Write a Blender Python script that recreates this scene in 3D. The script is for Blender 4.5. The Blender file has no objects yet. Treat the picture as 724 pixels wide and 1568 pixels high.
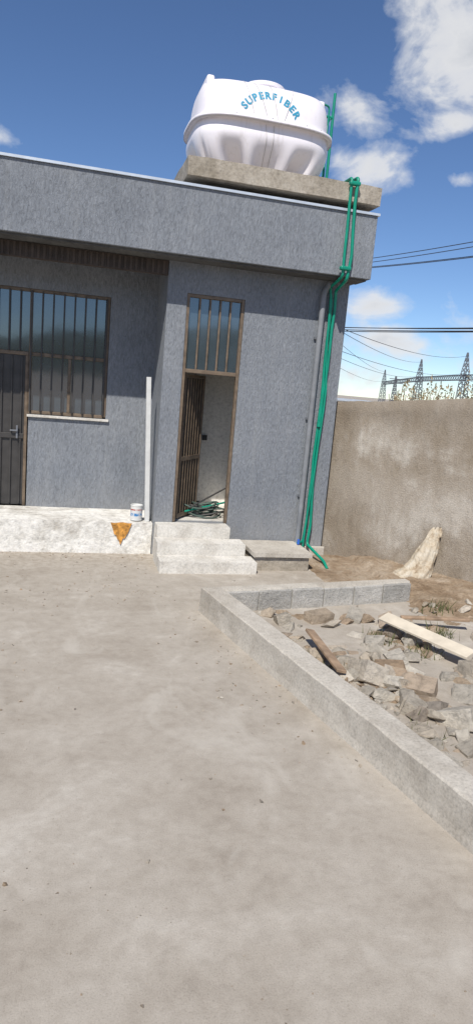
import bpy, bmesh, math, random
from mathutils import Vector, Matrix, noise
from mathutils.bvhtree import BVHTree
random.seed(7)
sc=bpy.context.scene
sc.view_settings.view_transform='Standard'; sc.view_settings.look='None'; sc.view_settings.exposure=0
# ---------------------------------------------------------------- helpers
def link(o,parent=None):
    sc.collection.objects.link(o)
    if parent: o.parent=parent
    return o
def group(name,loc=(0,0,0)):
    e=bpy.data.objects.new(name,None); e.empty_display_size=.2
    return link(e)
def newmat(name):
    m=bpy.data.materials.new(name); m.use_nodes=True
    nt=m.node_tree; b=nt.nodes['Principled BSDF']
    return m,nt,b
def tc(nt): return nt.nodes.new('ShaderNodeTexCoord').outputs['Object']
def mapping(nt,src,scale):
    n=nt.nodes.new('ShaderNodeMapping'); n.inputs['Scale'].default_value=scale
    nt.links.new(src,n.inputs['Vector']); return n.outputs['Vector']
def noi(nt,src,scale,detail=6,rough=.55,dist=0):
    n=nt.nodes.new('ShaderNodeTexNoise'); n.inputs['Scale'].default_value=scale
    n.inputs['Detail'].default_value=detail; n.inputs['Roughness'].default_value=rough
    n.inputs['Distortion'].default_value=dist
    nt.links.new(src,n.inputs['Vector']); return n.outputs['Fac']
def ramp(nt,src,stops):
    n=nt.nodes.new('ShaderNodeValToRGB'); cr=n.color_ramp
    while len(cr.elements)<len(stops): cr.elements.new(.5)
    for e,(p,c) in zip(cr.elements,stops):
        e.position=p; e.color=(c,c,c,1) if isinstance(c,(int,float)) else (*c,1)
    nt.links.new(src,n.inputs['Fac']); return n.outputs['Color']
def mix(nt,fac,a,b,mode='MIX'):
    n=nt.nodes.new('ShaderNodeMix'); n.data_type='RGBA'; n.blend_type=mode
    if isinstance(fac,(int,float)): n.inputs[0].default_value=fac
    else: nt.links.new(fac,n.inputs[0])
    for s,i in ((a,6),(b,7)):
        if isinstance(s,tuple): n.inputs[i].default_value=(*s,1)
        else: nt.links.new(s,n.inputs[i])
    return n.outputs[2]
def math_(nt,op,a,b=0.0,clamp=False):
    n=nt.nodes.new('ShaderNodeMath'); n.operation=op; n.use_clamp=clamp
    for s,i in ((a,0),(b,1)):
        if isinstance(s,(int,float)): n.inputs[i].default_value=s
        else: nt.links.new(s,n.inputs[i])
    return n.outputs[0]
def bump(nt,b,h,strength,dist):
    n=nt.nodes.new('ShaderNodeBump'); n.inputs['Strength'].default_value=strength
    n.inputs['Distance'].default_value=dist
    nt.links.new(h,n.inputs['Height']); nt.links.new(n.outputs[0],b.inputs['Normal'])
def simple(name,col,rough=.6,var=.2,scale=8,metal=0,bstr=.15,bscale=60,spec=.5):
    m,nt,b=newmat(name); c=tc(nt)
    f=noi(nt,c,scale)
    lo=tuple(x*(1-var) for x in col); hi=tuple(min(1,x*(1+var)) for x in col)
    nt.links.new(ramp(nt,f,[(.3,lo),(.7,hi)]),b.inputs['Base Color'])
    b.inputs['Roughness'].default_value=rough; b.inputs['Metallic'].default_value=metal
    b.inputs['Specular IOR Level'].default_value=spec
    if bstr: bump(nt,b,noi(nt,c,bscale,3),bstr,.004)
    return m
def cement(name,dark,mid,light,big=.7,fine=30,rough=.95,bs=.5,bd=.006,island=False):
    m,nt,b=newmat(name); c=tc(nt)
    a=noi(nt,c,big,8,.6,.6); a2=noi(nt,mapping(nt,c,(1,1,1)),big*5.3,7,.65)
    f=noi(nt,c,fine,5,.7)
    s=math_(nt,'ADD',math_(nt,'MULTIPLY',a,.6),math_(nt,'MULTIPLY',a2,.4))
    col=ramp(nt,s,[(.36,dark),(.5,mid),(.64,light)])
    sp=ramp(nt,f,[(.3,.72),(.5,1.),(.72,1.16)])
    col=mix(nt,1.,col,sp,'MULTIPLY')
    if island:
        gi=nt.nodes.new('ShaderNodeNewGeometry').outputs['Random Per Island']
        col=mix(nt,1.,col,ramp(nt,gi,[(0,.82),(1,1.12)]),'MULTIPLY')
    nt.links.new(col,b.inputs['Base Color'])
    b.inputs['Roughness'].default_value=rough; b.inputs['Specular IOR Level'].default_value=.2
    h=math_(nt,'ADD',math_(nt,'MULTIPLY',a2,1.2),f)
    bump(nt,b,h,bs,bd)
    return m
def mesh_obj(name,bm,mat,parent=None,smooth=False):
    me=bpy.data.meshes.new(name); bm.to_mesh(me); bm.free()
    if smooth:
        for p in me.polygons: p.use_smooth=True
    o=bpy.data.objects.new(name,me)
    if mat: me.materials.append(mat)
    return link(o,parent)
def add_box(bm,x0,x1,y0,y1,z0,z1,M=None,jit=0):
    vs=[]
    for z in (z0,z1):
        for x,y in ((x0,y0),(x1,y0),(x1,y1),(x0,y1)):
            v=Vector((x,y,z))
            if jit: v+=Vector([random.uniform(-jit,jit) for _ in range(3)])
            if M: v=M@v
            vs.append(bm.verts.new(v))
    for f in ((3,2,1,0),(4,5,6,7),(0,1,5,4),(1,2,6,5),(2,3,7,6),(3,0,4,7)):
        bm.faces.new([vs[i] for i in f])
def boxes(name,lst,mat,parent=None,bev=0,M=None):
    bm=bmesh.new()
    for b in lst: add_box(bm,*b,M=M)
    o=mesh_obj(name,bm,mat,parent)
    if bev:
        m=o.modifiers.new('b','BEVEL'); m.width=bev; m.segments=2; m.limit_method='ANGLE'
    return o
def tube(name,pts,r,mat,parent=None,res=4,smooth=True):
    cu=bpy.data.curves.new(name,'CURVE'); cu.dimensions='3D'; cu.bevel_depth=r; cu.bevel_resolution=res
    cu.use_fill_caps=True
    s=cu.splines.new('POLY'); s.points.add(len(pts)-1)
    for p,q in zip(s.points,pts): p.co=(*q,1)
    s.use_smooth=smooth
    o=bpy.data.objects.new(name,cu); cu.materials.append(mat); return link(o,parent)
def fillet(pts,r=.06,n=5):
    out=[Vector(pts[0])]
    for i in range(1,len(pts)-1):
        a,b,c=Vector(pts[i-1]),Vector(pts[i]),Vector(pts[i+1])
        rr=min(r,(a-b).length*.45,(c-b).length*.45)
        p=b+(a-b).normalized()*rr; q=b+(c-b).normalized()*rr
        for k in range(n+1):
            t=k/n; out.append((1-t)**2*p+2*t*(1-t)*b+t*t*q)
    out.append(Vector(pts[-1])); return out
def sstep(a,b,x):
    t=max(0,min(1,(x-a)/(b-a))); return t*t*(3-2*t)

# ---------------------------------------------------------------- camera
yaw,pitch,roll,f=.2644,.1859,-.0862,1028.9
cy,sy,cp,sp=math.cos(yaw),math.sin(yaw),math.cos(pitch),math.sin(pitch)
F=Vector((sy*cp,cy*cp,-sp)); r0=Vector((cy,-sy,0)); d0=F.cross(r0)
cr,sr=math.cos(roll),math.sin(roll)
r=cr*r0+sr*d0; d=-sr*r0+cr*d0
cam=bpy.data.cameras.new('camera'); co=bpy.data.objects.new('camera',cam); link(co)
Mx=Matrix((( r.x,-d.x,-F.x,0),(r.y,-d.y,-F.y,0),(r.z,-d.z,-F.z,2.39),(0,0,0,1)))
co.matrix_world=Mx
cam.sensor_fit='VERTICAL'; cam.sensor_height=36; cam.lens=f/1568*36; cam.clip_end=5000; cam.clip_start=.05
sc.camera=co
# ---------------------------------------------------------------- light
SUN_EL=51; SUN_AZ=208
saz,sel=math.radians(SUN_AZ),math.radians(SUN_EL)
todir=Vector((math.sin(saz)*math.cos(sel),math.cos(saz)*math.cos(sel),math.sin(sel)))
su=bpy.data.lights.new('sun','SUN'); su.energy=5.0; su.angle=math.radians(.53); su.color=(1,.95,.87)
so=bpy.data.objects.new('sun',su); link(so); so.rotation_euler=(-todir).to_track_quat('-Z','Y').to_euler(); so.location=(-6,-8,12)
w=bpy.data.worlds.new('World'); sc.world=w; w.use_nodes=True; nt=w.node_tree
bg=nt.nodes['Background']; out=nt.nodes['World Output']
sky=nt.nodes.new('ShaderNodeTexSky'); sky.sky_type='NISHITA'; sky.sun_disc=False
sky.sun_elevation=sel; sky.sun_rotation=saz; sky.air_density=1.0; sky.dust_density=.0; sky.ozone_density=4.5
sky.altitude=2300
hs=nt.nodes.new('ShaderNodeHueSaturation'); hs.inputs['Saturation'].default_value=1.05; hs.inputs['Hue'].default_value=.503
nt.links.new(sky.outputs[0],hs.inputs['Color']); nt.links.new(hs.outputs[0],bg.inputs[0]); bg.inputs[1].default_value=.12
g=nt.nodes.new('ShaderNodeTexCoord').outputs['Generated']
def vm(op,a,b):
    n=nt.nodes.new('ShaderNodeVectorMath'); n.operation=op
    for s,i in ((a,0),(b,1)):
        if s is None: continue
        if isinstance(s,tuple): n.inputs[i].default_value=s
        else: nt.links.new(s,n.inputs[i])
    return n
clouds=[(.535,.43,.095,.08,1.1),(.47,.475,.06,.025,.8),(.51,.345,.052,.02,.9),(.385,.365,.042,.026,.8),(.43,.292,.055,.026,.9),(.36,.305,.02,.018,.5),(.53,.285,.022,.013,.7),
 (.43,.125,.058,.026,1.0),(.455,.078,.08,.028,.95),(.41,.03,.09,.03,.85),(-.09,.28,.026,.012,.5),(.75,.38,.2,.08,1.),(-.5,.3,.2,.06,.9),(.9,.1,.3,.05,.8),(2.2,.4,.4,.1,.9),(3.6,.35,.4,.12,.9),(4.6,.5,.4,.08,.8)]
acc=None
for az,el,rx,rz,amp in clouds:
    dv=(math.sin(az)*math.cos(el),math.cos(az)*math.cos(el),math.sin(el))
    s=vm('SUBTRACT',g,dv).outputs[0]; s=vm('MULTIPLY',s,(1/rx,1/rx,1/rz)).outputs[0]
    L=vm('LENGTH',s,None).outputs['Value']
    v=math_(nt,'MULTIPLY',math_(nt,'SUBTRACT',1.3,L),amp)
    acc=v if acc is None else math_(nt,'MAXIMUM',acc,v)
acc=math_(nt,'MAXIMUM',acc,-1.1)
gm=mapping(nt,g,(1,1,1.5))
n1=noi(nt,gm,9,7,.58,.5); n2=noi(nt,gm,28,7,.58,.4)
nn=math_(nt,'ADD',math_(nt,'MULTIPLY',math_(nt,'SUBTRACT',n1,.52),2.8),math_(nt,'MULTIPLY',math_(nt,'SUBTRACT',n2,.5),1.1))
dens=math_(nt,'ADD',acc,nn)
cm=ramp(nt,dens,[(-.0,0.),(.35,.35),(.7,.8),(1.,.96)])
bg2=nt.nodes.new('ShaderNodeBackground'); bg2.inputs[1].default_value=.84
shade=ramp(nt,math_(nt,'MULTIPLY',dens,.6),[(.1,(.88,.93,1.)),(.45,(.96,.965,.98)),(.8,(.80,.82,.86)),(1.,(.68,.71,.76))])
nt.links.new(shade,bg2.inputs[0])
ms=nt.nodes.new('ShaderNodeMixShader'); nt.links.new(cm,ms.inputs[0]); nt.links.new(bg.outputs[0],ms.inputs[1]); nt.links.new(bg2.outputs[0],ms.inputs[2])
nt.links.new(ms.outputs[0],out.inputs[0])

# ---------------------------------------------------------------- materials
def plaster():
    m,nt,b=newmat('grey_textured_plaster'); c=tc(nt)
    st=noi(nt,mapping(nt,c,(1,1,.38)),44,5,.7,.6); big=noi(nt,c,.9,7,.6); mid=noi(nt,mapping(nt,c,(1,1,.35)),5,6,.6)
    s=math_(nt,'ADD',math_(nt,'MULTIPLY',big,.6),math_(nt,'MULTIPLY',mid,.4))
    col=ramp(nt,s,[(.35,(.182,.198,.222)),(.5,(.211,.227,.252)),(.66,(.245,.260,.282))])
    col=mix(nt,1.,col,ramp(nt,st,[(.3,.68),(.5,1.),(.7,1.23)]),'MULTIPLY')
    sx=nt.nodes.new('ShaderNodeSeparateXYZ'); nt.links.new(c,sx.inputs[0])
    dz=math_(nt,'SUBTRACT',1.1,math_(nt,'MULTIPLY',sx.outputs[2],1.2),True)
    dz=math_(nt,'MULTIPLY',dz,math_(nt,'MULTIPLY',mid,.9))
    col=mix(nt,dz,col,(.36,.345,.32))
    # faint rain streaks under the parapet
    rs=noi(nt,mapping(nt,c,(6,6,.25)),1.6,6,.6)
    col=mix(nt,ramp(nt,rs,[(.55,0.),(.72,.3)]),col,(.30,.31,.32))
    nt.links.new(col,b.inputs['Base Color']); b.inputs['Roughness'].default_value=.9; b.inputs['Specular IOR Level'].default_value=.2
    bump(nt,b,st,.85,.018); return m
M_pl=plaster()
M_white=cement('chipped_white_render',(.46,.43,.38),(.72,.70,.65),(.80,.78,.74),1.5,14,bs=.8,bd=.02)
M_step=cement('step_concrete',(.48,.45,.40),(.60,.575,.525),(.68,.655,.605),2,40)
M_kerb=cement('kerb_concrete',(.36,.325,.275),(.46,.425,.37),(.54,.505,.445),1.2,50)
M_mort=cement('mortar',(.25,.235,.21),(.31,.295,.265),(.36,.345,.31),3,50)
M_block=cement('hollow_block',(.32,.31,.285),(.42,.405,.375),(.50,.48,.445),3,55,bs=1.,bd=.015,island=True)
M_slab=cement('slab_concrete',(.24,.21,.165),(.36,.32,.265),(.46,.42,.36),1.6,30,bs=.7,bd=.012)
M_int=cement('interior_plaster',(.70,.68,.64),(.78,.76,.72),(.82,.80,.77),1,20,bs=.2)
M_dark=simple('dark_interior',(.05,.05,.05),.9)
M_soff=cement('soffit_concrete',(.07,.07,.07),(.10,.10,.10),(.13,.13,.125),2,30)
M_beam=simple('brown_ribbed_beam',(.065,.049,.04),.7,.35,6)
M_steel=simple('brown_steel_frame',(.15,.11,.075),.5,.35,10,0,.2,90)
M_leaf=simple('dark_steel_door',(.045,.042,.04),.45,.3,6,0,.15,40)
M_green=simple('green_ppr_pipe',(.0,.24,.155),.45,.15,4,0,0)
M_hose=simple('dusty_hose',(.06,.09,.075),.7,.4,4,0,0)
M_conduit=simple('grey_pvc_pipe',(.20,.21,.225),.6,.2,5)
M_flash=simple('metal_flashing',(.55,.60,.66),.45,.12,5,.3,.1,20)
def tank_mat():
    m,nt,b=newmat('white_fiberglass'); c=tc(nt)
    col=ramp(nt,noi(nt,c,3),[(.3,(.78,.745,.785)),(.7,(.82,.785,.815))])
    dr=noi(nt,mapping(nt,c,(7,7,.7)),2.2,6,.65)
    col=mix(nt,ramp(nt,dr,[(.55,0.),(.72,.35)]),col,(.50,.46,.42))
    nt.links.new(col,b.inputs['Base Color']); b.inputs['Roughness'].default_value=.4
    bump(nt,b,noi(nt,c,7,4),.2,.008); return m
M_tank=tank_mat()
M_blue=simple('blue_lettering_paint',(.03,.27,.42),.5,.2,10,0,0)
M_string=simple('cord',(.50,.49,.47),.8,.1,5,0,0)
def glass():
    m,nt,b=newmat('window_glass'); c=tc(nt)
    nt.links.new(ramp(nt,noi(nt,c,3),[(.3,(.03,.045,.06)),(.7,(.05,.07,.09))]),b.inputs['Base Color'])
    b.inputs['Roughness'].default_value=.06; b.inputs['IOR'].default_value=1.9; b.inputs['Specular IOR Level'].default_value=.8
    bump(nt,b,noi(nt,c,2.2,2),.08,.01); return m
M_glass=glass()
def ground_mat():
    m,nt,b=newmat('yard_concrete'); c=tc(nt)
    a=noi(nt,c,.35,9,.62,1.); a2=noi(nt,mapping(nt,c,(1,1.3,1)),1.7,8,.65,.5); a3=noi(nt,c,11,8,.7,.3); fi=noi(nt,c,120,4,.75)
    s=math_(nt,'ADD',math_(nt,'ADD',math_(nt,'MULTIPLY',a,.45),math_(nt,'MULTIPLY',a2,.4)),math_(nt,'MULTIPLY',a3,.15))
    col=ramp(nt,s,[(.36,(.290,.252,.208)),(.46,(.362,.322,.272)),(.54,(.41,.37,.318)),(.64,(.52,.485,.43))])
    col=mix(nt,1.,col,ramp(nt,fi,[(.28,.70),(.46,.98),(.58,1.02),(.75,1.14)]),'MULTIPLY')
    col=mix(nt,1.,col,ramp(nt,a3,[(.3,.93),(.5,1.),(.7,1.04)]),'MULTIPLY')
    vo=nt.nodes.new('ShaderNodeTexVoronoi'); vo.inputs['Scale'].default_value=23; nt.links.new(c,vo.inputs['Vector'])
    peb=ramp(nt,vo.outputs['Distance'],[(.05,1.),(.12,0.)])
    pm=math_(nt,'MULTIPLY',peb,ramp(nt,a2,[(.50,0.),(.62,.7)]))
    col=mix(nt,pm,col,(.20,.17,.135))
    # pale trowelled / dried patches
    pt=noi(nt,mapping(nt,c,(1.6,.8,1)),.9,7,.6,1.5)
    col=mix(nt,ramp(nt,pt,[(.56,0.),(.68,.45)]),col,(.50,.465,.41))
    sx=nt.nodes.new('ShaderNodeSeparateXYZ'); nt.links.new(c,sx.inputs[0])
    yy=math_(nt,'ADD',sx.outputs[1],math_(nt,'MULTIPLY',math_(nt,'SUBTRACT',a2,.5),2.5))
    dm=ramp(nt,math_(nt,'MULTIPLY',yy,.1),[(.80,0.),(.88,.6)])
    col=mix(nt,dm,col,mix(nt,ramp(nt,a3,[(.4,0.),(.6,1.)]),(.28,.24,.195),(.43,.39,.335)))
    nt.links.new(col,b.inputs['Base Color']); b.inputs['Roughness'].default_value=.95; b.inputs['Specular IOR Level'].default_value=.15
    h=math_(nt,'ADD',math_(nt,'ADD',math_(nt,'MULTIPLY',a3,.5),math_(nt,'MULTIPLY',fi,.6)),math_(nt,'MULTIPLY',a2,1.5))
    bump(nt,b,h,.45,.008); return m
M_ground=ground_mat()
def fence_mat():
    m,nt,b=newmat('stained_cement_render'); c=tc(nt)
    a=noi(nt,mapping(nt,c,(1,1,.9)),1.0,9,.62,.8); a2=noi(nt,mapping(nt,c,(1,1,.4)),3.2,8,.65); fi=noi(nt,c,60,4,.7)
    s=math_(nt,'ADD',math_(nt,'MULTIPLY',a,.65),math_(nt,'MULTIPLY',a2,.35))
    col=ramp(nt,s,[(.38,(.215,.175,.132)),(.47,(.28,.235,.182)),(.54,(.335,.29,.238)),(.62,(.47,.43,.375))])
    sx=nt.nodes.new('ShaderNodeSeparateXYZ'); nt.links.new(c,sx.inputs[0])
    z=math_(nt,'ADD',sx.outputs[2],math_(nt,'MULTIPLY',math_(nt,'SUBTRACT',a2,.5),.9))
    band=ramp(nt,math_(nt,'MULTIPLY',z,.4),[(.2,0.),(.38,.55),(.5,.45),(.6,0.)])
    col=mix(nt,math_(nt,'MULTIPLY',band,.6),col,(.46,.415,.36))
    top=ramp(nt,math_(nt,'MULTIPLY',z,.4),[(.80,0.),(.9,.6)])
    col=mix(nt,top,col,(.23,.195,.155))
    col=mix(nt,1.,col,ramp(nt,fi,[(.3,.8),(.5,1.),(.7,1.13)]),'MULTIPLY')
    nt.links.new(col,b.inputs['Base Color']); b.inputs['Roughness'].default_value=.95; b.inputs['Specular IOR Level'].default_value=.15
    bump(nt,b,math_(nt,'ADD',math_(nt,'MULTIPLY',a2,3.5),fi),.7,.018); return m
M_fence=fence_mat()
M_dirt=cement('dry_soil',(.21,.145,.09),(.32,.24,.165),(.44,.36,.275),1.6,26,bs=1.,bd=.03)
def rock_mat():
    m,nt,b=newmat('broken_stone'); c=tc(nt)
    gi=nt.nodes.new('ShaderNodeNewGeometry').outputs['Random Per Island']
    col=ramp(nt,gi,[(0,(.34,.25,.17)),(.25,(.50,.435,.35)),(.5,(.40,.365,.31)),(.75,(.60,.55,.47)),(.9,(.42,.32,.23)),(1,(.28,.25,.215))])
    col=mix(nt,1.,col,ramp(nt,noi(nt,c,14,6,.7),[(.3,.62),(.5,1.),(.7,1.2)]),'MULTIPLY')
    nt.links.new(col,b.inputs['Base Color']); b.inputs['Roughness'].default_value=.95; b.inputs['Specular IOR Level'].default_value=.2
    bump(nt,b,noi(nt,c,22,7,.75),1.,.04); return m
M_rock=rock_mat()
M_galv=simple('galvanised_steel',(.16,.17,.19),.6,.1,1,.2,0)
M_wire=simple('cable',(.03,.03,.035),.7,.1,1,0,0)

# ---------------------------------------------------------------- ground
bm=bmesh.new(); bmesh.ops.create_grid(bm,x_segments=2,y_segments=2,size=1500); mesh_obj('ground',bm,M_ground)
bm=bmesh.new(); N=140; rows=[]
for i in range(N+1):
    a=math.radians(95+ 170*i/N)
    rw=[]
    for k,(R,hf) in enumerate(((420,0),(520,.6),(640,1),(900,.8))):
        h=hf*(48+30*noise.noise(Vector((a*3,k*.2,1)))+9*noise.noise(Vector((a*11,k,4))))
        rw.append(bm.verts.new((R*math.sin(a),R*math.cos(a),h-1)))
    rows.append(rw)
for i in range(N):
    for k in range(3): bm.faces.new((rows[i][k],rows[i+1][k],rows[i+1][k+1],rows[i][k+1]))
mesh_obj('hills',bm,simple('hill_scrub',(.045,.06,.03),.95,.4,.02,0,0),None,True)

# ---------------------------------------------------------------- building
B=group('grey_flat_roof_building')
ZT=3.90
boxes('washroom_walls',[(1.27,1.53,9,9.15,.0,ZT),(2.31,3.76,9,9.15,.0,ZT),(1.53,2.31,9,9.15,3.51,ZT),(1.53,2.31,9,9.15,.0,.46),
  (1.27,1.40,9.15,10.0,.0,ZT),(3.62,3.76,9.15,13.9,.0,ZT)],M_pl,B)
boxes('recessed_wall',[(-7,-1.38,10.0-.1,10.05,.40,ZT),(-1.38,.62,9.9,10.05,3.44,ZT),(-.44,.62,9.9,10.05,.40,1.75),(.62,1.27,9.9,10.05,.40,ZT)],M_pl,B)
boxes('rear_walls',[(-7,3.62,13.75,13.9,0,ZT),(-7,-6.85,10.05,13.75,0,ZT)],M_pl,B)
boxes('interior_lining',[(1.405,3.6,10.4,10.45,.46,3.88),(2.62,2.66,9.155,10.4,.46,3.88),(1.405,1.42,9.155,10.4,.46,3.88)],M_int,B)
boxes('interior_wall_fittings',[(2.15,2.23,10.37,10.398,1.5,1.58),(2.0,2.06,10.36,10.398,2.1,2.16)],M_leaf,B,.004)
boxes('interior_floor',[(1.42,2.62,9.155,10.4,.30,.47)],M_step,B)
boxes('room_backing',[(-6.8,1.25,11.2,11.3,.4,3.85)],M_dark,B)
boxes('fascia',[(-7,3.88,8.6,13.9,ZT+.004,4.69)],M_pl,B,.006)
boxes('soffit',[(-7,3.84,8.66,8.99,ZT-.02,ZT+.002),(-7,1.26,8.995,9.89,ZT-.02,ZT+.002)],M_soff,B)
boxes('roof_edge_flashing',[(-7,3.90,8.575,8.70,4.692,4.722)],M_flash,B)
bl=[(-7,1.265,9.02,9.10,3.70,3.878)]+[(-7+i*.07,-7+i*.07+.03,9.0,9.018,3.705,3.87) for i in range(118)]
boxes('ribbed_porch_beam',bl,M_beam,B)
boxes('plinth',[(2.31,3.80,8.95,8.997,0,.17)],M_kerb,B,.01)
fr=[(1.532,1.572,9.01,9.07,.465,3.508),(2.268,2.308,9.01,9.07,.465,3.508),(1.574,2.266,9.01,9.07,3.468,3.508),(1.574,2.266,9.01,9.07,2.50,2.55)]
boxes('washroom_door_frame',fr,M_steel,B,.004)
boxes('washroom_transom_glass',[(1.574,2.266,9.055,9.061,2.552,3.466)],M_glass,B)
boxes('washroom_transom_bars',[(1.574+.138*i-.011,1.574+.138*i+.011,9.02,9.045,2.552,3.466) for i in range(1,5)],M_steel,B,.003)
Ml=Matrix.Translation((1.585,9.08,0))@Matrix.Rotation(math.radians(56),4,'Z')
lf=[(0,.04,-.015,.015,.5,2.48),(.66,.70,-.015,.015,.5,2.48),(.042,.658,-.015,.015,2.44,2.48),(.042,.658,-.015,.015,.5,.56),(.042,.658,-.015,.015,1.30,1.36)]
boxes('washroom_door_leaf_frame',lf,M_steel,B,.003,Ml)
boxes('washroom_door_leaf_sheet',[(.042,.658,.004,.009,.562,1.298),(.042,.658,.004,.009,1.362,2.438)],M_leaf,B,0,Ml)
boxes('washroom_door_leaf_ribs',[(.042+.088*i-.009,.042+.088*i+.009,-.014,.002,.562,2.438) for i in range(1,7)],M_steel,B,.002,Ml)
fr=[(-.455,-.415,9.93,9.98,1.752,3.438),(.578,.618,9.93,9.98,1.77,3.438),(-.413,.576,9.93,9.98,3.398,3.438),(-.413,.576,9.93,9.98,1.755,1.80),
 (-.413,.576,9.93,9.98,2.55,2.60),(.075,.115,9.925,9.985,1.802,2.548),(-.013,.0,9.94,9.97,2.602,3.396),
 (-1.378,-1.335,9.93,9.98,.44,3.438),(-1.333,-.457,9.93,9.98,3.398,3.438),(-1.333,-.457,9.93,9.98,2.55,2.60)]
boxes('window_frame',fr,M_steel,B,.004)
boxes('window_glass',[(-1.333,.576,9.962,9.968,2.602,3.396),(-.413,.074,9.962,9.968,1.802,2.548),(.116,.576,9.962,9.968,1.802,2.548)],M_glass,B)
boxes('window_security_bars',[(-1.30+.143*i,-1.30+.143*i+.022,9.895,9.917,(2.60 if -1.30+.143*i<-.46 else 1.79),3.41) for i in range(14)],M_leaf,B,.003)
boxes('window_sill',[(-.46,.66,9.86,9.928,1.715,1.748)],M_step,B,.004)
boxes('entrance_door_frame',[(-.497,-.457,9.93,9.98,.44,2.548)],M_steel,B,.003)
boxes('entrance_door_leaf',[(-1.333,-.499,9.955,9.985,.45,2.548)],M_leaf,B)
boxes('entrance_door_ribs',[(-1.333+.13*i,-1.333+.13*i+.02,9.93,9.954,.47,2.53) for i in range(1,7)]+[(-1.33,-.5,9.925,9.953,1.40,1.47)],M_leaf,B,.003)
boxes('entrance_door_handle',[(-.60,-.575,9.90,9.925,1.40,1.58),(-.68,-.575,9.875,9.899,1.50,1.52)],M_galv,B,.004)
boxes('drain_shoe',[(3.30,3.42,8.86,8.94,.17,.26)],M_conduit,B,.01)
tube('drain_pipe',fillet([(3.44,8.92,3.84),(3.37,8.92,3.72),(3.36,8.93,.25)],.05),.038,M_conduit,B)
boxes('drain_clips',[(3.315,3.405,8.965,8.995,z,z+.03) for z in (.9,2.0,3.1)],M_galv,B)

def rough_box(name,x0,x1,y0,y1,z0,z1,mat,parent=None,seg=.08,amp=.012):
    bm=bmesh.new(); add_box(bm,x0,x1,y0,y1,z0,z1)
    for ax,(a,b) in enumerate(((x0,x1),(y0,y1),(z0,z1))):
        n=min(90,max(1,int((b-a)/seg)))
        for i in range(1,n):
            co=[0,0,0]; no=[0,0,0]; co[ax]=a+(b-a)*i/n; no[ax]=1
            bmesh.ops.bisect_plane(bm,geom=bm.verts[:]+bm.edges[:]+bm.faces[:],plane_co=co,plane_no=no)
    for v in bm.verts:
        q=v.co.copy()
        n3=noise.noise_vector(q*3)*amp+noise.noise_vector(q*9)*amp*.7
        if abs(q.z-z0)<1e-4: n3.z=0
        edge=(abs(q.y-y0)<1e-3)+(abs(q.z-z1)<1e-3)+(abs(q.x-x0)<1e-3)+(abs(q.x-x1)<1e-3)
        if edge>=2: n3+=Vector((0,.6,-.6))*amp*abs(noise.noise(q*7))*2
        v.co+=n3
    return mesh_obj(name,bm,mat,parent,False)
P=group('veranda_platform')
rough_box('platform_body',-3,1.262,8.995,9.893,0,.44,M_white,P,.07,.006)
boxes('platform_body_far',[(-7,-3.0,9.0,9.893,0,.43)],M_white,P)
bm=bmesh.new()
NX=30; prev=None
for i in range(NX+1):
    u=i/NX; x=.70+.28*u
    zt=.437-.006*math.sin(u*9)
    hgt=.27*(1-abs(2*u-1)**1.4)**1.0*(1+.3*noise.noise(Vector((u*9,2,0))))+.012
    col_=[bm.verts.new((x,8.974,zt-hgt*k/5)) for k in range(6)]
    if prev:
        for k in range(5): bm.faces.new((prev[k],prev[k+1],col_[k+1],col_[k]))
    prev=col_
mesh_obj('orange_paint_spill',bm,simple('orange_paint',(.50,.235,.045),.6,.6,24,0,0),P)
S=group('concrete_steps')
rough_box('top_step',1.29,2.29,8.72,8.993,0,.465,M_step,S,.08,.006)
rough_box('middle_step',1.26,2.44,8.40,8.715,0,.31,M_step,S,.08,.006)
rough_box('bottom_step',1.26,2.52,8.06,8.395,0,.155,M_step,S,.08,.008)
I=group('concrete_inspection_box')
rough_box('box_body',2.54,3.30,8.25,8.93,0,.19,M_slab,I,.09,.006)
rough_box('box_lid',2.51,3.33,8.21,8.94,.195,.25,M_kerb,I,.1,.004)

bm=bmesh.new(); add_box(bm,-.03,.03,-.015,.015,0,1.96)
o=mesh_obj('leaning_white_batten',bm,simple('white_batten',(.62,.62,.60),.6,.1)); o.location=(1.195,9.10,.44); o.rotation_euler=(math.radians(-1),math.radians(-2.4),.1)
def can_mat():
    m,nt,b=newmat('paint_can_label'); c=tc(nt); sx=nt.nodes.new('ShaderNodeSeparateXYZ'); nt.links.new(c,sx.inputs[0])
    z=math_(nt,'MULTIPLY',sx.outputs[2],4.4)
    col=ramp(nt,z,[(0,(.6,.6,.58)),(.28,(.05,.2,.45)),(.45,(.6,.6,.6)),(.62,(.4,.08,.06)),(.7,(.65,.65,.62))]); 
    nt.nodes[-1].color_ramp.interpolation='CONSTANT'
    n=noi(nt,c,30); nt.links.new(mix(nt,ramp(nt,n,[(.5,0.),(.56,.8)]),col,(.6,.6,.58)),b.inputs['Base Color']); b.inputs['Roughness'].default_value=.5; return m
bm=bmesh.new()
prof=[(0,0),(.078,0),(.082,.008),(.080,.016),(.080,.195),(.085,.205),(.082,.215),(.07,.213),(.068,.2),(0,.2)]
rings=[]
for rr,z in prof: rings.append([bm.verts.new((rr*math.cos(t*math.pi/16)+1e-5,rr*math.sin(t*math.pi/16),z)) for t in range(32)])
for a,b in zip(rings,rings[1:]):
    for i in range(32): bm.faces.new((a[i],a[(i+1)%32],b[(i+1)%32],b[i]))
bmesh.ops.remove_doubles(bm,verts=bm.verts[:],dist=1e-4)
o=mesh_obj('paint_can',bm,can_mat(),None,False); o.location=(1.05,9.13,.45)
tb=tube('handle',[(.08*math.cos(t),-.03+0*t,.15+.09*math.sin(-t)) for t in [i*math.pi/8 for i in range(9)]],.003,M_galv,o)

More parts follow.
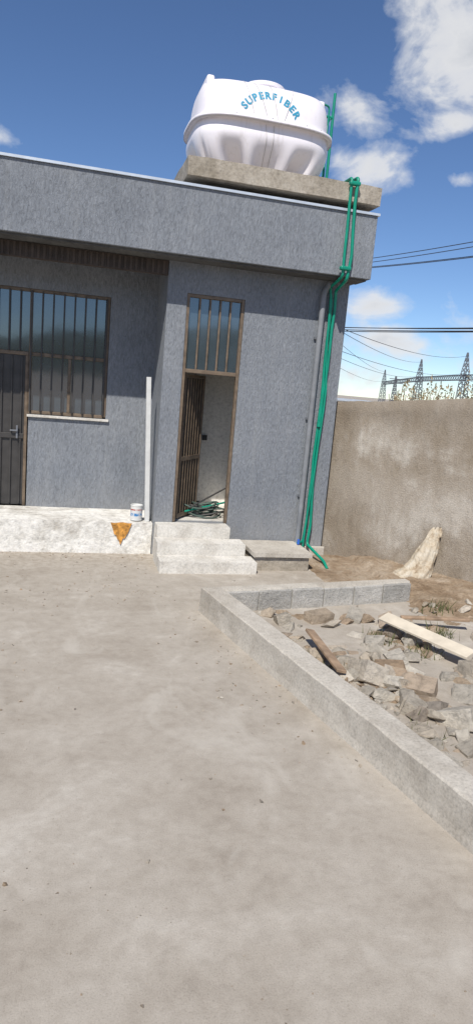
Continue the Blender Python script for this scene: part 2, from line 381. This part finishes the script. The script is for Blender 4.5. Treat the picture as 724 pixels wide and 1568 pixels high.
Hh=group('green_hose_pile')
for k in range(9):
    pts=[]; rr=random.uniform(.16,.30); cx=random.uniform(1.95,2.2); cy_=random.uniform(9.4,9.65); ph=random.uniform(0,6)
    for i in range(30):
        t=ph+i*.22
        pts.append((cx+rr*math.cos(t)*1.1,cy_+rr*math.sin(t)*.7,.49+k*.02+.03*math.sin(t*2+k)))
    tube('hose_%d'%k,pts,.012,M_hose if k%3 else M_leaf,Hh,2)
tube('loose_pipe',[(1.8,9.25,.62),(2.5,9.55,.95)],.012,M_leaf,Hh,2)
tube('loose_pipe_long',[(1.75,9.3,.56),(2.55,9.5,.72)],.014,M_green,Hh,2)

# ---------------------------------------------------------------- tank slab
SL=group('tank_support_slab')
rough_box('slab',1.36,3.88,8.56,10.5,4.81,5.03,M_slab,SL,.12,.008)
boxes('slab_bearers',[(1.75,1.95,8.95,10.3,4.70,4.808),(3.2,3.6,8.95,10.3,4.70,4.808),(2.5,2.7,8.95,10.3,4.70,4.808)],M_block,SL)

# ---------------------------------------------------------------- water tank
T=group('white_water_tank')
TX,TY,TZ=2.385,9.42,5.04
NU=160
def sup(t,n):
    c,s=math.cos(t),math.sin(t)
    return (abs(c)**(2/n)*(1 if c>=0 else -1), abs(s)**(2/n)*(1 if s>=0 else -1))
A_,B_=.895,.70
def legmask(t):
    x,y=sup(t,3.4); 
    if abs(y)>.75:
        m=0
        for lx in (-.80,-.27,.27,.80): m=max(m,math.exp(-((x-lx)/.12)**4))
        return m
    return max(math.exp(-((y-.45)/.22)**4),math.exp(-((y+.45)/.22)**4),sstep(.55,.75,abs(y)))
bm=bmesh.new(); rings=[]
ZF=.56
def ring(z,fa,fb,n,leg=0):
    out=[]
    for i in range(NU):
        t=2*math.pi*i/NU; x,y=sup(t,n)
        k=1-leg*(1-legmask(t))
        out.append(bm.verts.new((TX+A_*fa*x*(1-(1-k)*.6),TY+B_*fb*y*k,TZ+z)))
    return out
for i in range(19):
    u=i/18; z=ZF*u*.97
    fl=.80+.21*math.sin(min(1,u*1.25)*math.pi/2)**.9-.02*sstep(.7,1,u)
    leg=.36*(1-sstep(.0,.72,u))
    rings.append(ring(z,fl,fl-.02,3.6,leg))
rings.append(ring(ZF-.012,.99,.985,3.4))
rings.append(ring(ZF-.012,1.05,1.065,3.4)); rings.append(ring(ZF-.028,1.055,1.072,3.4)); rings.append(ring(ZF+.022,1.055,1.072,3.4)); rings.append(ring(ZF+.026,1.045,1.055,3.4)); rings.append(ring(ZF+.026,.985,.975,3.4))
for i in range(1,17):
    u=i/16*math.pi/2
    z=ZF+.026+.50*math.sin(u)**.9
    fa=.74+.235*math.cos(u)**.55; fb=.34+.62*math.cos(u)**.68
    rings.append(ring(z,fa,fb,3.6))
cz=rings[-1][0].co.z
rings.append(ring(cz-TZ+.010,.5,.22,3)); rings.append(ring(cz-TZ+.012,.02,.02,2))
for a,b in zip(rings,rings[1:]):
    for i in range(NU): bm.faces.new((a[i],a[(i+1)%NU],b[(i+1)%NU],b[i]))
bm.faces.new(list(reversed(rings[0]))); bm.faces.new(rings[-1])
tank=mesh_obj('tank_body',bm,M_tank,T,True)
me=tank.data
bvh=BVHTree.FromPolygons([v.co.copy() for v in me.vertices],[tuple(p.vertices) for p in me.polygons])
ztop=cz
bm=bmesh.new(); rings=[]
for rr,z in ((.27,-.02),(.27,.035),(.285,.04),(.285,.075),(.27,.088),(.12,.105),(.01,.108)):
    rings.append([bm.verts.new((TX+.03+rr*math.cos(t*math.pi/32),TY-.05+rr*math.sin(t*math.pi/32),ztop+z)) for t in range(64)])
for a,b in zip(rings,rings[1:]):
    for i in range(64): bm.faces.new((a[i],a[(i+1)%64],b[(i+1)%64],b[i]))
mesh_obj('manhole_lid',bm,M_tank,T,False)
for sx_ in (-1,1):
    bm=bmesh.new(); x=TX+sx_*.735
    add_box(bm,x-.05,x+.05,TY-.36,TY+.36,ztop-.40,ztop+(.015 if sx_<0 else -.03))
    o=mesh_obj('end_rib',bm,M_tank,T); m=o.modifiers.new('b','BEVEL'); m.width=.03; m.segments=4
    for p in o.data.polygons: p.use_smooth=True
bm=bmesh.new()
for i in range(0,NU,8):
    t=2*math.pi*i/NU; x,y=sup(t,3.4)
    p=Vector((TX+A_*1.015*x,TY+B_*1.02*y,TZ+ZF+.03)); add_box(bm,p.x-.008,p.x+.008,p.y-.008,p.y+.008,p.z-.004,p.z+.012)
mesh_obj('flange_bolts',bm,M_galv,T)
def letters(txt,cx,cz_,R,span,size,mat,name):
    for i,ch in enumerate(txt):
        a=-span/2+span*i/(len(txt)-1)
        cu=bpy.data.curves.new('t','FONT'); cu.body=ch; cu.size=size; cu.align_x='CENTER'; cu.resolution_u=3; cu.offset=.005
        ob=bpy.data.objects.new('t',cu); sc.collection.objects.link(ob)
        dg=bpy.context.evaluated_depsgraph_get(); m2=bpy.data.meshes.new_from_object(ob.evaluated_get(dg))
        bpy.data.objects.remove(ob)
        b2=bmesh.new(); b2.from_mesh(m2)
        bmesh.ops.triangulate(b2,faces=b2.faces[:]); bmesh.ops.subdivide_edges(b2,edges=b2.edges[:],cuts=1)
        for v in b2.verts:
            lx,lz=v.co.x,v.co.y
            x=cx+(R+lz)*math.sin(a)+lx*math.cos(a); z=cz_+(R+lz)*math.cos(a)-lx*math.sin(a)
            hit=bvh.ray_cast(Vector((x,TY-3,z)),Vector((0,1,0)))
            y=hit[0].y if hit[0] else TY
            nn_=hit[1] if hit[0] else Vector((0,-1,0))
            if nn_.y>0: nn_=-nn_
            v.co=Vector((x,y,z))+nn_*.004
        b2.to_mesh(m2); b2.free(); m2.materials.clear(); m2.materials.append(mat)
        ob=bpy.data.objects.new('letter_%d'%i,m2); link(ob,T)
letters('SUPERFIBER',TX-.02,TZ+.47,.37,1.9,.125,M_blue,'lettering')
def drape(x0,x1,z0,z1,n=30):
    pts=[]
    for i in range(n):
        t=i/(n-1); x=x0+(x1-x0)*t; z=z0+(z1-z0)*t
        hit=bvh.ray_cast(Vector((x,TY-3,z)),Vector((0,1,0)))
        if hit[0]: pts.append((x,hit[0].y-.006,z))
    return pts
for a in ((-.22,-.05,1.06,.6),(-.02,.08,1.06,.6),(.03,.06,.53,.02),(.30,.16,1.06,.6),(-.35,-.22,1.05,.6),(-.07,-.02,.53,.1)):
    tube('tie_cord',drape(TX+a[0],TX+a[1],TZ+a[2],TZ+a[3]),.0035,M_string,T,1)

# ---------------------------------------------------------------- green pipes
G=group('green_water_pipes')
def wob(pts,amp,seed):
    out=[]
    P_=[Vector(p) for p in pts]
    for a,b in zip(P_,P_[1:]):
        n=max(1,int((a-b).length/.25))
        for i in range(n):
            q=a.lerp(b,i/n)
            if i: q+=Vector((noise.noise(Vector((q.z*1.1,seed,0))),0,0))*amp
            out.append(q)
    out.append(P_[-1]); return out
def pipe(n,pts,r=.02,amp=0,seed=1): return tube(n,fillet(wob(pts,amp,seed),.05) if amp else fillet(pts,.05),r,M_green,G)
pipe('down_pipe_1',[(3.43,9.3,5.08),(3.43,8.51,5.07),(3.45,8.53,3.88),(3.46,8.94,3.80),(3.50,8.95,3.6),(3.49,8.95,1.2),(3.44,8.92,.25),(3.30,8.75,.27)],.019,.03,1)
pipe('down_pipe_2',[(3.51,9.3,5.09),(3.51,8.50,5.08),(3.515,8.53,3.85),(3.54,8.93,3.76),(3.56,8.95,3.5),(3.52,8.95,1.4),(3.50,8.9,.22),(3.60,8.45,.09),(3.60,8.3,.02)],.021,.05,5)
pipe('down_pipe_3',[(3.475,8.94,3.7),(3.545,8.92,2.2),(3.47,8.91,.8),(3.42,8.85,.1)],.014,.05,9)
boxes('joiners',[(3.40,3.545,8.48,8.56,3.96,4.01),(3.40,3.545,8.47,8.54,4.98,5.03)],M_green,G,.015)
pipe('riser',[(3.54,9.75,5.03),(3.54,9.75,6.50)],.02)
pipe('riser_thin',[(3.46,9.7,5.03),(3.46,9.7,6.3),(3.2,9.6,6.3)],.013)
pipe('tank_outlet',[(3.2,9.4,5.3),(3.40,9.5,5.3),(3.46,9.72,6.1),(3.52,9.75,6.2)],.014)
pipe('cross',[(3.25,9.7,6.18),(3.54,9.75,6.18)],.018)
pipe('outlet_low',[(3.1,9.0,5.12),(3.43,9.1,5.10)],.018)
bpy.ops.mesh.primitive_cylinder_add(radius=.03,depth=.07,location=(3.50,8.93,1.95)); o=bpy.context.object; o.name='coupling'; o.data.materials.append(M_green); o.parent=G
tube('blue_nipple',[(3.30,8.72,.26),(3.30,8.72,.33)],.02,simple('blue_plastic',(.03,.12,.5),.4,.1,3,0,0),G)

# ---------------------------------------------------------------- kerb & block wall
def kx(y): return 1.515+.193*(6.62-y)
K=group('concrete_kerb')
bm=bmesh.new(); NY=200; rows=[]
for i in range(NY+1):
    y=6.70-(8.9)*i/NY; x=kx(y)
    def nz(a,s,q): return noise.noise(Vector((y*s,q,0)))*a
    j=nz(.006,3,0)+nz(.003,14,1); j2=nz(.005,5,4)+nz(.003,17,4)
    ch=.010+.010*abs(noise.noise(Vector((y*8,9,0))))
    rows.append([bm.verts.new(v) for v in ((x-.02+j,y,-.02),(x-.006+j,y,.06),(x+nz(.006,4,7),y,.16),(x+j,y,.262-ch+j2),(x+ch+j,y,.262+j2),(x+.11,y,.264+nz(.006,4,2)),(x+.21+j2,y,.262+nz(.005,4,5)),(x+.22+j2,y,.245),(x+.225,y,-.1))])
for a,b in zip(rows,rows[1:]):
    for k in range(8): bm.faces.new((a[k],a[k+1],b[k+1],b[k]))
bm.faces.new(rows[0]); bm.faces.new(list(reversed(rows[-1])))
mesh_obj('kerb_body',bm,M_kerb,K,False)
BW=group('hollow_block_wall')
p0=Vector((1.745,6.62,0)); p1=Vector((4.15,6.99,0)); dr=(p1-p0); ang=math.atan2(dr.y,dr.x); Lw=dr.length
Mb=Matrix.Translation(p0)@Matrix.Rotation(ang,4,'Z')
bm=bmesh.new(); nb=6; wdt=Lw/nb
for i in range(nb):
    add_box(bm,i*wdt+.008,(i+1)*wdt-.008,.0+random.uniform(-.008,.008),.16,-.1,.222+random.uniform(-.006,.006),Mb,.005)
o=mesh_obj('blocks',bm,M_block,BW); m=o.modifiers.new('b','BEVEL'); m.width=.008; m.segments=2
boxes('mortar',[(.0,Lw-.01,.016,.15,-.1,.212)],M_mort,BW,0,Mb)
bm=bmesh.new(); prev=None
for i in range(61):
    s=Lw*i/60; n_=noise.noise(Vector((s*4,3,0))); n2_=noise.noise(Vector((s*4,8,0)))
    q=[bm.verts.new(Mb@Vector(v)) for v in ((s,.03+.03*n_,.2),(s,.045+.03*n_,.243+.005*n2_),(s,.15,.243+.006*n_),(s,.175+.015*n2_,.2))]
    if prev:
        for k in range(3): bm.faces.new((prev[k],q[k],q[k+1],prev[k+1]))
    prev=q
mesh_obj('mortar_capping',bm,M_kerb,BW)

# ---------------------------------------------------------------- boundary wall
fd=Vector((1.5,-1.71,0)).normalized(); f0=Vector((3.80,9.20,0))
fn=Vector((fd.y,-fd.x,0))
if fn.x<0: fn=-fn
def ftop(s): return 2.27+.105*s+.014*noise.noise(Vector((s*2,0,0)))+.010*noise.noise(Vector((s*9,0,0)))
bm=bmesh.new(); rows=[]; NS=160
for i in range(NS+1):
    s=8.0*i/NS; p=f0+fd*s; rw=[]
    zt=ftop(s)
    for k in range(17):
        z=-.1+(zt-.015+.1)*k/16; o_=noise.noise(Vector((s*1.3,z*1.3,2)))*.022+noise.noise(Vector((s*5,z*5,2)))*.006
        rw.append(bm.verts.new((p.x+fn.x*o_,p.y+fn.y*o_,z)))
    q=p+fn*.02; rw.append(bm.verts.new((q.x,q.y,zt))); q=p+fn*.18; rw.append(bm.verts.new((q.x,q.y,zt)))
    q=p+fn*.2; rw.append(bm.verts.new((q.x,q.y,zt-.02))); rw.append(bm.verts.new((q.x,q.y,-.1)))
    rows.append(rw)
for a,b in zip(rows,rows[1:]):
    for k in range(len(a)-1): bm.faces.new((a[k],a[k+1],b[k+1],b[k]))
bm.faces.new(rows[0]); bm.faces.new(list(reversed(rows[-1])))
mesh_obj('boundary_wall',bm,M_fence,None,True)

# ---------------------------------------------------------------- soil bed
def fdist(x,y): return -((Vector((x,y,0))-f0).dot(fn))
def bwy(x): return 6.62+(x-1.745)*.154
def soil(x,y):
    df=fdist(x,y); n=noise.noise(Vector((x*1.6,y*1.6,0)))*.05+noise.noise(Vector((x*5,y*5,3)))*.03+noise.noise(Vector((x*14,y*14,3)))*.016
    if y>bwy(x)+.08 and x<4.15:
        z=n*.45+.03*sstep(.9,.1,df)
        z-= .15*sstep(3.5,2.9,x)
        return z+.03
    z=-.03+n+.06*sstep(1.0,.2,df)+.08*sstep(6.0,6.8,y)*sstep(3.7,4.3,x)
    d_=x-(kx(y)+.15)
    if d_<0: z-=.5*min(1,-d_*6)
    return z+.01
bm=bmesh.new(); vs={}
st=.04; nx=int(7/st); ny=int(11/st)
for i in range(nx):
    for j in range(ny):
        x=1.6+i*st; y=-1.6+j*st
        if x<kx(y)+.08 and y<6.7: continue
        if y>6.72 and x<2.55: continue
        if fdist(x,y)<-.08 or y>8.99: continue
        vs[i,j]=bm.verts.new((x,y,soil(x,y)))
for (i,j),v in list(vs.items()):
    q=[vs.get(k) for k in ((i,j),(i+1,j),(i+1,j+1),(i,j+1))]
    if all(q): bm.faces.new(q)
mesh_obj('soil_bed',bm,M_dirt,None,True)

def rock(bm,p,sx,sy,sz,n=13,cube=.0):
    b2=bmesh.new(); R=Matrix.Rotation(random.uniform(0,6.28),3,'Z')@Matrix.Rotation(random.uniform(-.5,.5),3,'X')@Matrix.Rotation(random.uniform(-.4,.4),3,'Y')
    if cube>0:
        for a in (-1,1):
            for b in (-1,1):
                for c in (-1,1):
                    for _ in range(2):
                        b2.verts.new(R@Vector((a*sx*random.uniform(.72,1),b*sy*random.uniform(.72,1),c*sz*random.uniform(.72,1))))
    else:
        for _ in range(n):
            v=Vector([random.gauss(0,1) for _ in range(3)]).normalized()
            m_=max(abs(c) for c in v); v=v.lerp(v/m_,.5)
            b2.verts.new(R@Vector((v.x*sx,v.y*sy,v.z*sz)))
    res=bmesh.ops.convex_hull(b2,input=b2.verts[:])
    bmesh.ops.delete(b2,geom=[g_ for g_ in res['geom_interior'] if isinstance(g_,bmesh.types.BMVert)],context='VERTS')
    mp={}
    for v in b2.verts: mp[v]=bm.verts.new(v.co+Vector(p))
    for f_ in b2.faces:
        try: bm.faces.new([mp[v] for v in f_.verts])
        except Exception: pass
    b2.free()
bm=bmesh.new()
cnt=0
while cnt<2000:
    y=random.uniform(1.2,6.75); x=random.uniform(kx(y)+.28,7.5)
    if y>bwy(x)-.08 and x<4.2: continue
    if fdist(x,y)<.1: continue
    dens_=math.exp(-((x-kx(y)-1.)/1.2)**2)*sstep(6.6,4.8,y)+.14
    dens_*=.55+1.2*noise.noise(Vector((x*1.4,y*1.4,7)))
    if random.random()>dens_: continue
    s=random.choice((.012,.015,.02,.02,.03,.03,.045,.06,.095))*random.uniform(.7,1.25)
    if random.random()<.03: s=.12
    rock(bm,(x,y,soil(x,y)+s*.26),s*random.uniform(.8,1.4),s*random.uniform(.7,1.1),s*random.uniform(.35,.75)); cnt+=1
for x,y,a,b,c in ((2.62,4.95,.18,.12,.10),(2.95,4.65,.15,.10,.08),(3.0,4.15,.15,.11,.09),(2.75,4.35,.12,.09,.07),(3.35,4.5,.16,.12,.08),(3.3,3.9,.14,.10,.07),(2.9,3.75,.12,.09,.07),(2.72,6.35,.15,.08,.08),(3.15,6.4,.15,.09,.08),(3.45,6.2,.12,.08,.07),(2.30,6.3,.09,.08,.07),(3.7,4.9,.17,.12,.09),(3.1,5.3,.13,.09,.07)):
    rock(bm,(x,y,soil(x,y)+c*.6),a,b,c,cube=1)
mesh_obj('rubble_stones',bm,M_rock)
bm=bmesh.new()
for cx,cy_ in ((3.15,5.75),(3.45,5.4),(2.2,5.2),(3.9,5.9),(2.6,3.9),(4.3,6.6)):
    for _ in range(60):
        p=Vector((cx+random.gauss(0,.09),cy_+random.gauss(0,.09),0)); p.z=soil(p.x,p.y)
        q=p+Vector((random.gauss(0,.05),random.gauss(0,.05),random.uniform(.05,.16))); sd=Vector((random.gauss(0,1),random.gauss(0,1),0)).normalized()*.006
        bm.faces.new([bm.verts.new(k) for k in (p-sd,p+sd,q)])
mesh_obj('weeds',bm,simple('weed_green',(.10,.11,.04),.9,.4,9,0,0))
bm=bmesh.new()
n_=0
while n_<2800:
    y=8.9*math.sqrt(random.random())+.4; x=random.uniform(-3.5,kx(min(y,6.6))-.02 if y<6.7 else 2.6)
    if y>8.0 and 1.2<x<3.5: continue
    edge=math.exp(-max(0,(kx(y)-x))/.12) if y<6.7 else 0
    wall_=math.exp(-max(0,(8.95-y))/.12)
    if random.random()>.25+.9*noise.noise(Vector((x*.9,y*.9,1)))+edge+wall_: continue
    s=random.choice((.003,.004,.005,.006,.008,.015))*random.uniform(.6,1.2)
    rock(bm,(x,y,s*.3),s,s*.8,s*.6,8); n_+=1
mesh_obj('loose_gravel',bm,M_rock)
def plank(name,a,b,w_,t_,mat,tilt=0):
    a,b=Vector(a),Vector(b); d_=b-a; X=d_.normalized(); Y=Vector((0,0,1)).cross(X).normalized(); Y=(Matrix.Rotation(tilt,3,X)@Y); Z=X.cross(Y)
    M_=Matrix((( X.x,Y.x,Z.x,a.x),(X.y,Y.y,Z.y,a.y),(X.z,Y.z,Z.z,a.z),(0,0,0,1)))
    bm=bmesh.new(); add_box(bm,0,d_.length,-w_/2,w_/2,0,t_,M_,.003)
    o=mesh_obj(name,bm,mat); m=o.modifiers.new('b','BEVEL'); m.width=.004; return o
M_wh=simple('painted_board',(.60,.53,.42),.7,.18,5)
M_wd=simple('weathered_wood',(.30,.21,.14),.85,.35,9)
plank('white_board',(3.27,5.98,.18),(3.72,5.08,.13),.16,.022,M_wh,.25)
plank('wooden_plank',(2.38,5.75,.12),(2.36,4.9,.08),.09,.028,M_wd,-.2)
plank('timber_offcut',(3.6,6.2,.08),(4.3,6.0,.12),.07,.03,M_wd)
plank('broken_board',(3.9,5.2,.1),(4.2,5.1,.12),.12,.02,M_wh)

# sack
def sack():
    bm=bmesh.new(); rings=[]; N=64
    sec=[(-.12,-.06,.0,.06,.05),(-.12,-.05,.005,.24,.13),(-.11,-.04,.05,.28,.16),(-.07,-.03,.11,.26,.16),(.0,.0,.18,.20,.15),(.05,.04,.28,.165,.13),(.09,.07,.40,.14,.11),(.13,.10,.52,.115,.085),(.16,.12,.62,.085,.055),(.19,.13,.69,.085,.03),(.21,.14,.75,.05,.012)]
    S_=[]
    for a,b in zip(sec,sec[1:]):
        for k in range(5): S_.append([p+(q-p)*k/5 for p,q in zip(a,b)])
    S_.append(list(sec[-1]))
    for ox,oy,z,rx,ry in S_:
        rw=[]
        for i in range(N):
            t=2*math.pi*i/N
            sh=abs(math.sin(t*3.5+z*4+1.5*noise.noise(Vector((z*3,t,0)))))
            fold=.90+.20*sh**.6*(.45+z)+.06*math.sin(t*8-z*9)+.10*noise.noise(Vector((math.cos(t)*1.6,math.sin(t)*1.6,z*6)))
            rw.append(bm.verts.new((ox+rx*fold*math.cos(t),oy+ry*fold*math.sin(t),z+(.03*math.sin(t*3) if z>.65 else 0))))
        rings.append(rw)
    for a,b in zip(rings,rings[1:]):
        for i in range(N): bm.faces.new((a[i],a[(i+1)%N],b[(i+1)%N],b[i]))
    bm.faces.new(list(reversed(rings[0]))); bm.faces.new(rings[-1])
    m,nt,b=newmat('woven_sack'); c=tc(nt)
    col=ramp(nt,noi(nt,c,6,6,.65),[(.36,(.34,.25,.16)),(.47,(.50,.42,.31)),(.62,(.60,.54,.44))])
    wv=nt.nodes.new('ShaderNodeTexWave'); wv.inputs['Scale'].default_value=55; wv.bands_direction='Z'; nt.links.new(c,wv.inputs['Vector'])
    col=mix(nt,1.,col,ramp(nt,wv.outputs['Fac'],[(0,.88),(1,1.)]),'MULTIPLY')
    nt.links.new(col,b.inputs['Base Color']); b.inputs['Roughness'].default_value=.7
    bump(nt,b,noi(nt,mapping(nt,c,(2,2,1)),6,4,.55,1.2),.9,.04)
    return mesh_obj('woven_sack',bm,m,None,True)
o=sack(); o.location=(4.68,7.78,.02); o.rotation_euler=(0,0,-.35); o.scale=(.95,.92,.95)

# ---------------------------------------------------------------- distant things
def bar(bm,a,b,w_):
    a,b=Vector(a),Vector(b); X=(b-a); L=X.length; X.normalize()
    up=Vector((0,0,1)) if abs(X.z)<.9 else Vector((1,0,0)); Y=up.cross(X).normalized(); Z=X.cross(Y)
    M_=Matrix((( X.x,Y.x,Z.x,a.x),(X.y,Y.y,Z.y,a.y),(X.z,Y.z,Z.z,a.z),(0,0,0,1)))
    add_box(bm,0,L,-w_/2,w_/2,-w_/2,w_/2,M_)
def lattice(bm,a,b,w0,w1,n,t):
    a,b=Vector(a),Vector(b); X=(b-a).normalized()
    up=Vector((0,0,1)) if abs(X.z)<.9 else Vector((1,0,0)); Y=up.cross(X).normalized(); Z=X.cross(Y)
    cs=[]
    for i in range(n+1):
        q=a.lerp(b,i/n); w_=(w0+(w1-w0)*i/n)/2
        cs.append([q+Y*w_*p+Z*w_*r_ for p,r_ in ((-1,-1),(1,-1),(1,1),(-1,1))])
    for A,Bq in zip(cs,cs[1:]):
        for k in range(4):
            bar(bm,A[k],Bq[k],t); bar(bm,A[k],Bq[(k+1)%4],t*.7); bar(bm,A[(k+1)%4],Bq[k],t*.7)
GA=group('substation_gantry')
tw=[(.459,233),(.507,160),(.567,130),(.70,100)]
tp=[(dd*math.sin(a),dd*math.cos(a)) for a,dd in tw]
bm=bmesh.new()
for (x,y) in tp:
    lattice(bm,(x,y,0),(x,y,8),1.8,1.0,7,.11); lattice(bm,(x,y,8),(x,y,11.6),1.0,.15,4,.09)
for a,b in zip(tp,tp[1:]): lattice(bm,(*a,7.2),(*b,7.2),.9,.9,22,.09)
mesh_obj('lattice_steel',bm,M_galv,GA)
bm=bmesh.new(); x,y=210*math.sin(.475),210*math.cos(.475); lattice(bm,(x,y,0),(x,y,9),1.5,.3,8,.12); bar(bm,(x-2.5,y,7),(x+2.5,y,7),.2); bar(bm,(x-2,y,8.2),(x+2,y,8.2),.2)
mesh_obj('transmission_tower',bm,M_galv)
U1=Vector((15.2,10.2,0)); U2=Vector((12.2,41,0))
def pole(p,h):
    bm=bmesh.new(); rr=[(.16,0),(.10,h)]
    R=[[bm.verts.new((p.x+r_*math.cos(t*math.pi/8),p.y+r_*math.sin(t*math.pi/8),z)) for t in range(16)] for r_,z in rr]
    for i in range(16): bm.faces.new((R[0][i],R[0][(i+1)%16],R[1][(i+1)%16],R[1][i]))
    bm.faces.new(R[1]); add_box(bm,p.x-.7,p.x+.7,p.y-.3,p.y-.2,h-.5,h-.38); return mesh_obj('utility_pole',bm,M_wd)
pole(U1,8.2); pole(U2,9.8)
PL=group('power_lines')
def wire(a,b,sag,r_=.018,n=24):
    a,b=Vector(a),Vector(b)
    pts=[a.lerp(b,i/n)-Vector((0,0,4*sag*(i/n)*(1-i/n))) for i in range(n+1)]
    tube('wire',pts,r_,M_wire,PL,1)
for z1,z2,dx in ((7.75,9.5,0),(7.1,9.35,.2),(6.95,9.25,-.2),(7.72,9.4,.4)):
    wire(U1+Vector((dx,0,z1)),U2+Vector((dx,0,z2)),.35,.015)
for z1,z2,dx in ((4.72,6.2,0),(4.66,6.25,.06),(4.6,6.1,-.06),(4.64,6.0,.1)):
    wire(U1+Vector((dx,0,z1)),U2+Vector((dx,0,z2)),.2,.02)
for k,(x,y) in enumerate(tp[:3]):
    wire((13+k*.8,42,8.5-k*.6),(x,y,11),1.2,.025); wire((11,40,6.5),(x,y,8),1.5,.022)
SH=group('white_shed')
x,y=42*math.sin(.425),42*math.cos(.425)
boxes('walls',[(x-1.2,x+1.3,y,y+3,0,2.0)],M_white,SH); boxes('roof',[(x-1.35,x+1.45,y-.15,y+3.1,2.005,2.13)],M_flash,SH)
boxes('shed_door',[(x-.3,x+.4,y-.03,y-.003,0,1.9)],M_leaf,SH)
bm=bmesh.new()
for _ in range(5200):
    a=random.uniform(.475,.80); dd=random.uniform(25,29)
    top=2.86+.75*noise.noise(Vector((a*60,0,0)))+.6*noise.noise(Vector((a*200,0,0)))
    if a<.5: top-= (.5-a)*16
    z=top*(1-random.random()**2*.9)+random.gauss(0,.06); p=Vector((dd*math.sin(a),dd*math.cos(a),z))
    s=random.uniform(.03,.08)
    v=[Vector([random.gauss(0,1) for _ in range(3)]).normalized()*s for _ in range(2)]
    bm.faces.new([bm.verts.new(p+q) for q in (v[0],v[1]*.5,-v[0],-v[1]*.5)])
for _ in range(160):
    a=random.uniform(.475,.80); dd=random.uniform(25,29); p=Vector((dd*math.sin(a),dd*math.cos(a),0))
    bar(bm,p,p+Vector((random.gauss(0,.3),random.gauss(0,.3),random.uniform(2.0,2.9))),.018)
m,nt2,b=newmat('dry_foliage'); gi=nt2.nodes.new('ShaderNodeNewGeometry').outputs['Random Per Island']
nt2.links.new(ramp(nt2,gi,[(0,(.10,.10,.04)),(.5,(.26,.19,.10)),(1,(.38,.28,.17))]),b.inputs['Base Color']); b.inputs['Roughness'].default_value=.9
mesh_obj('dry_shrubs',bm,m)
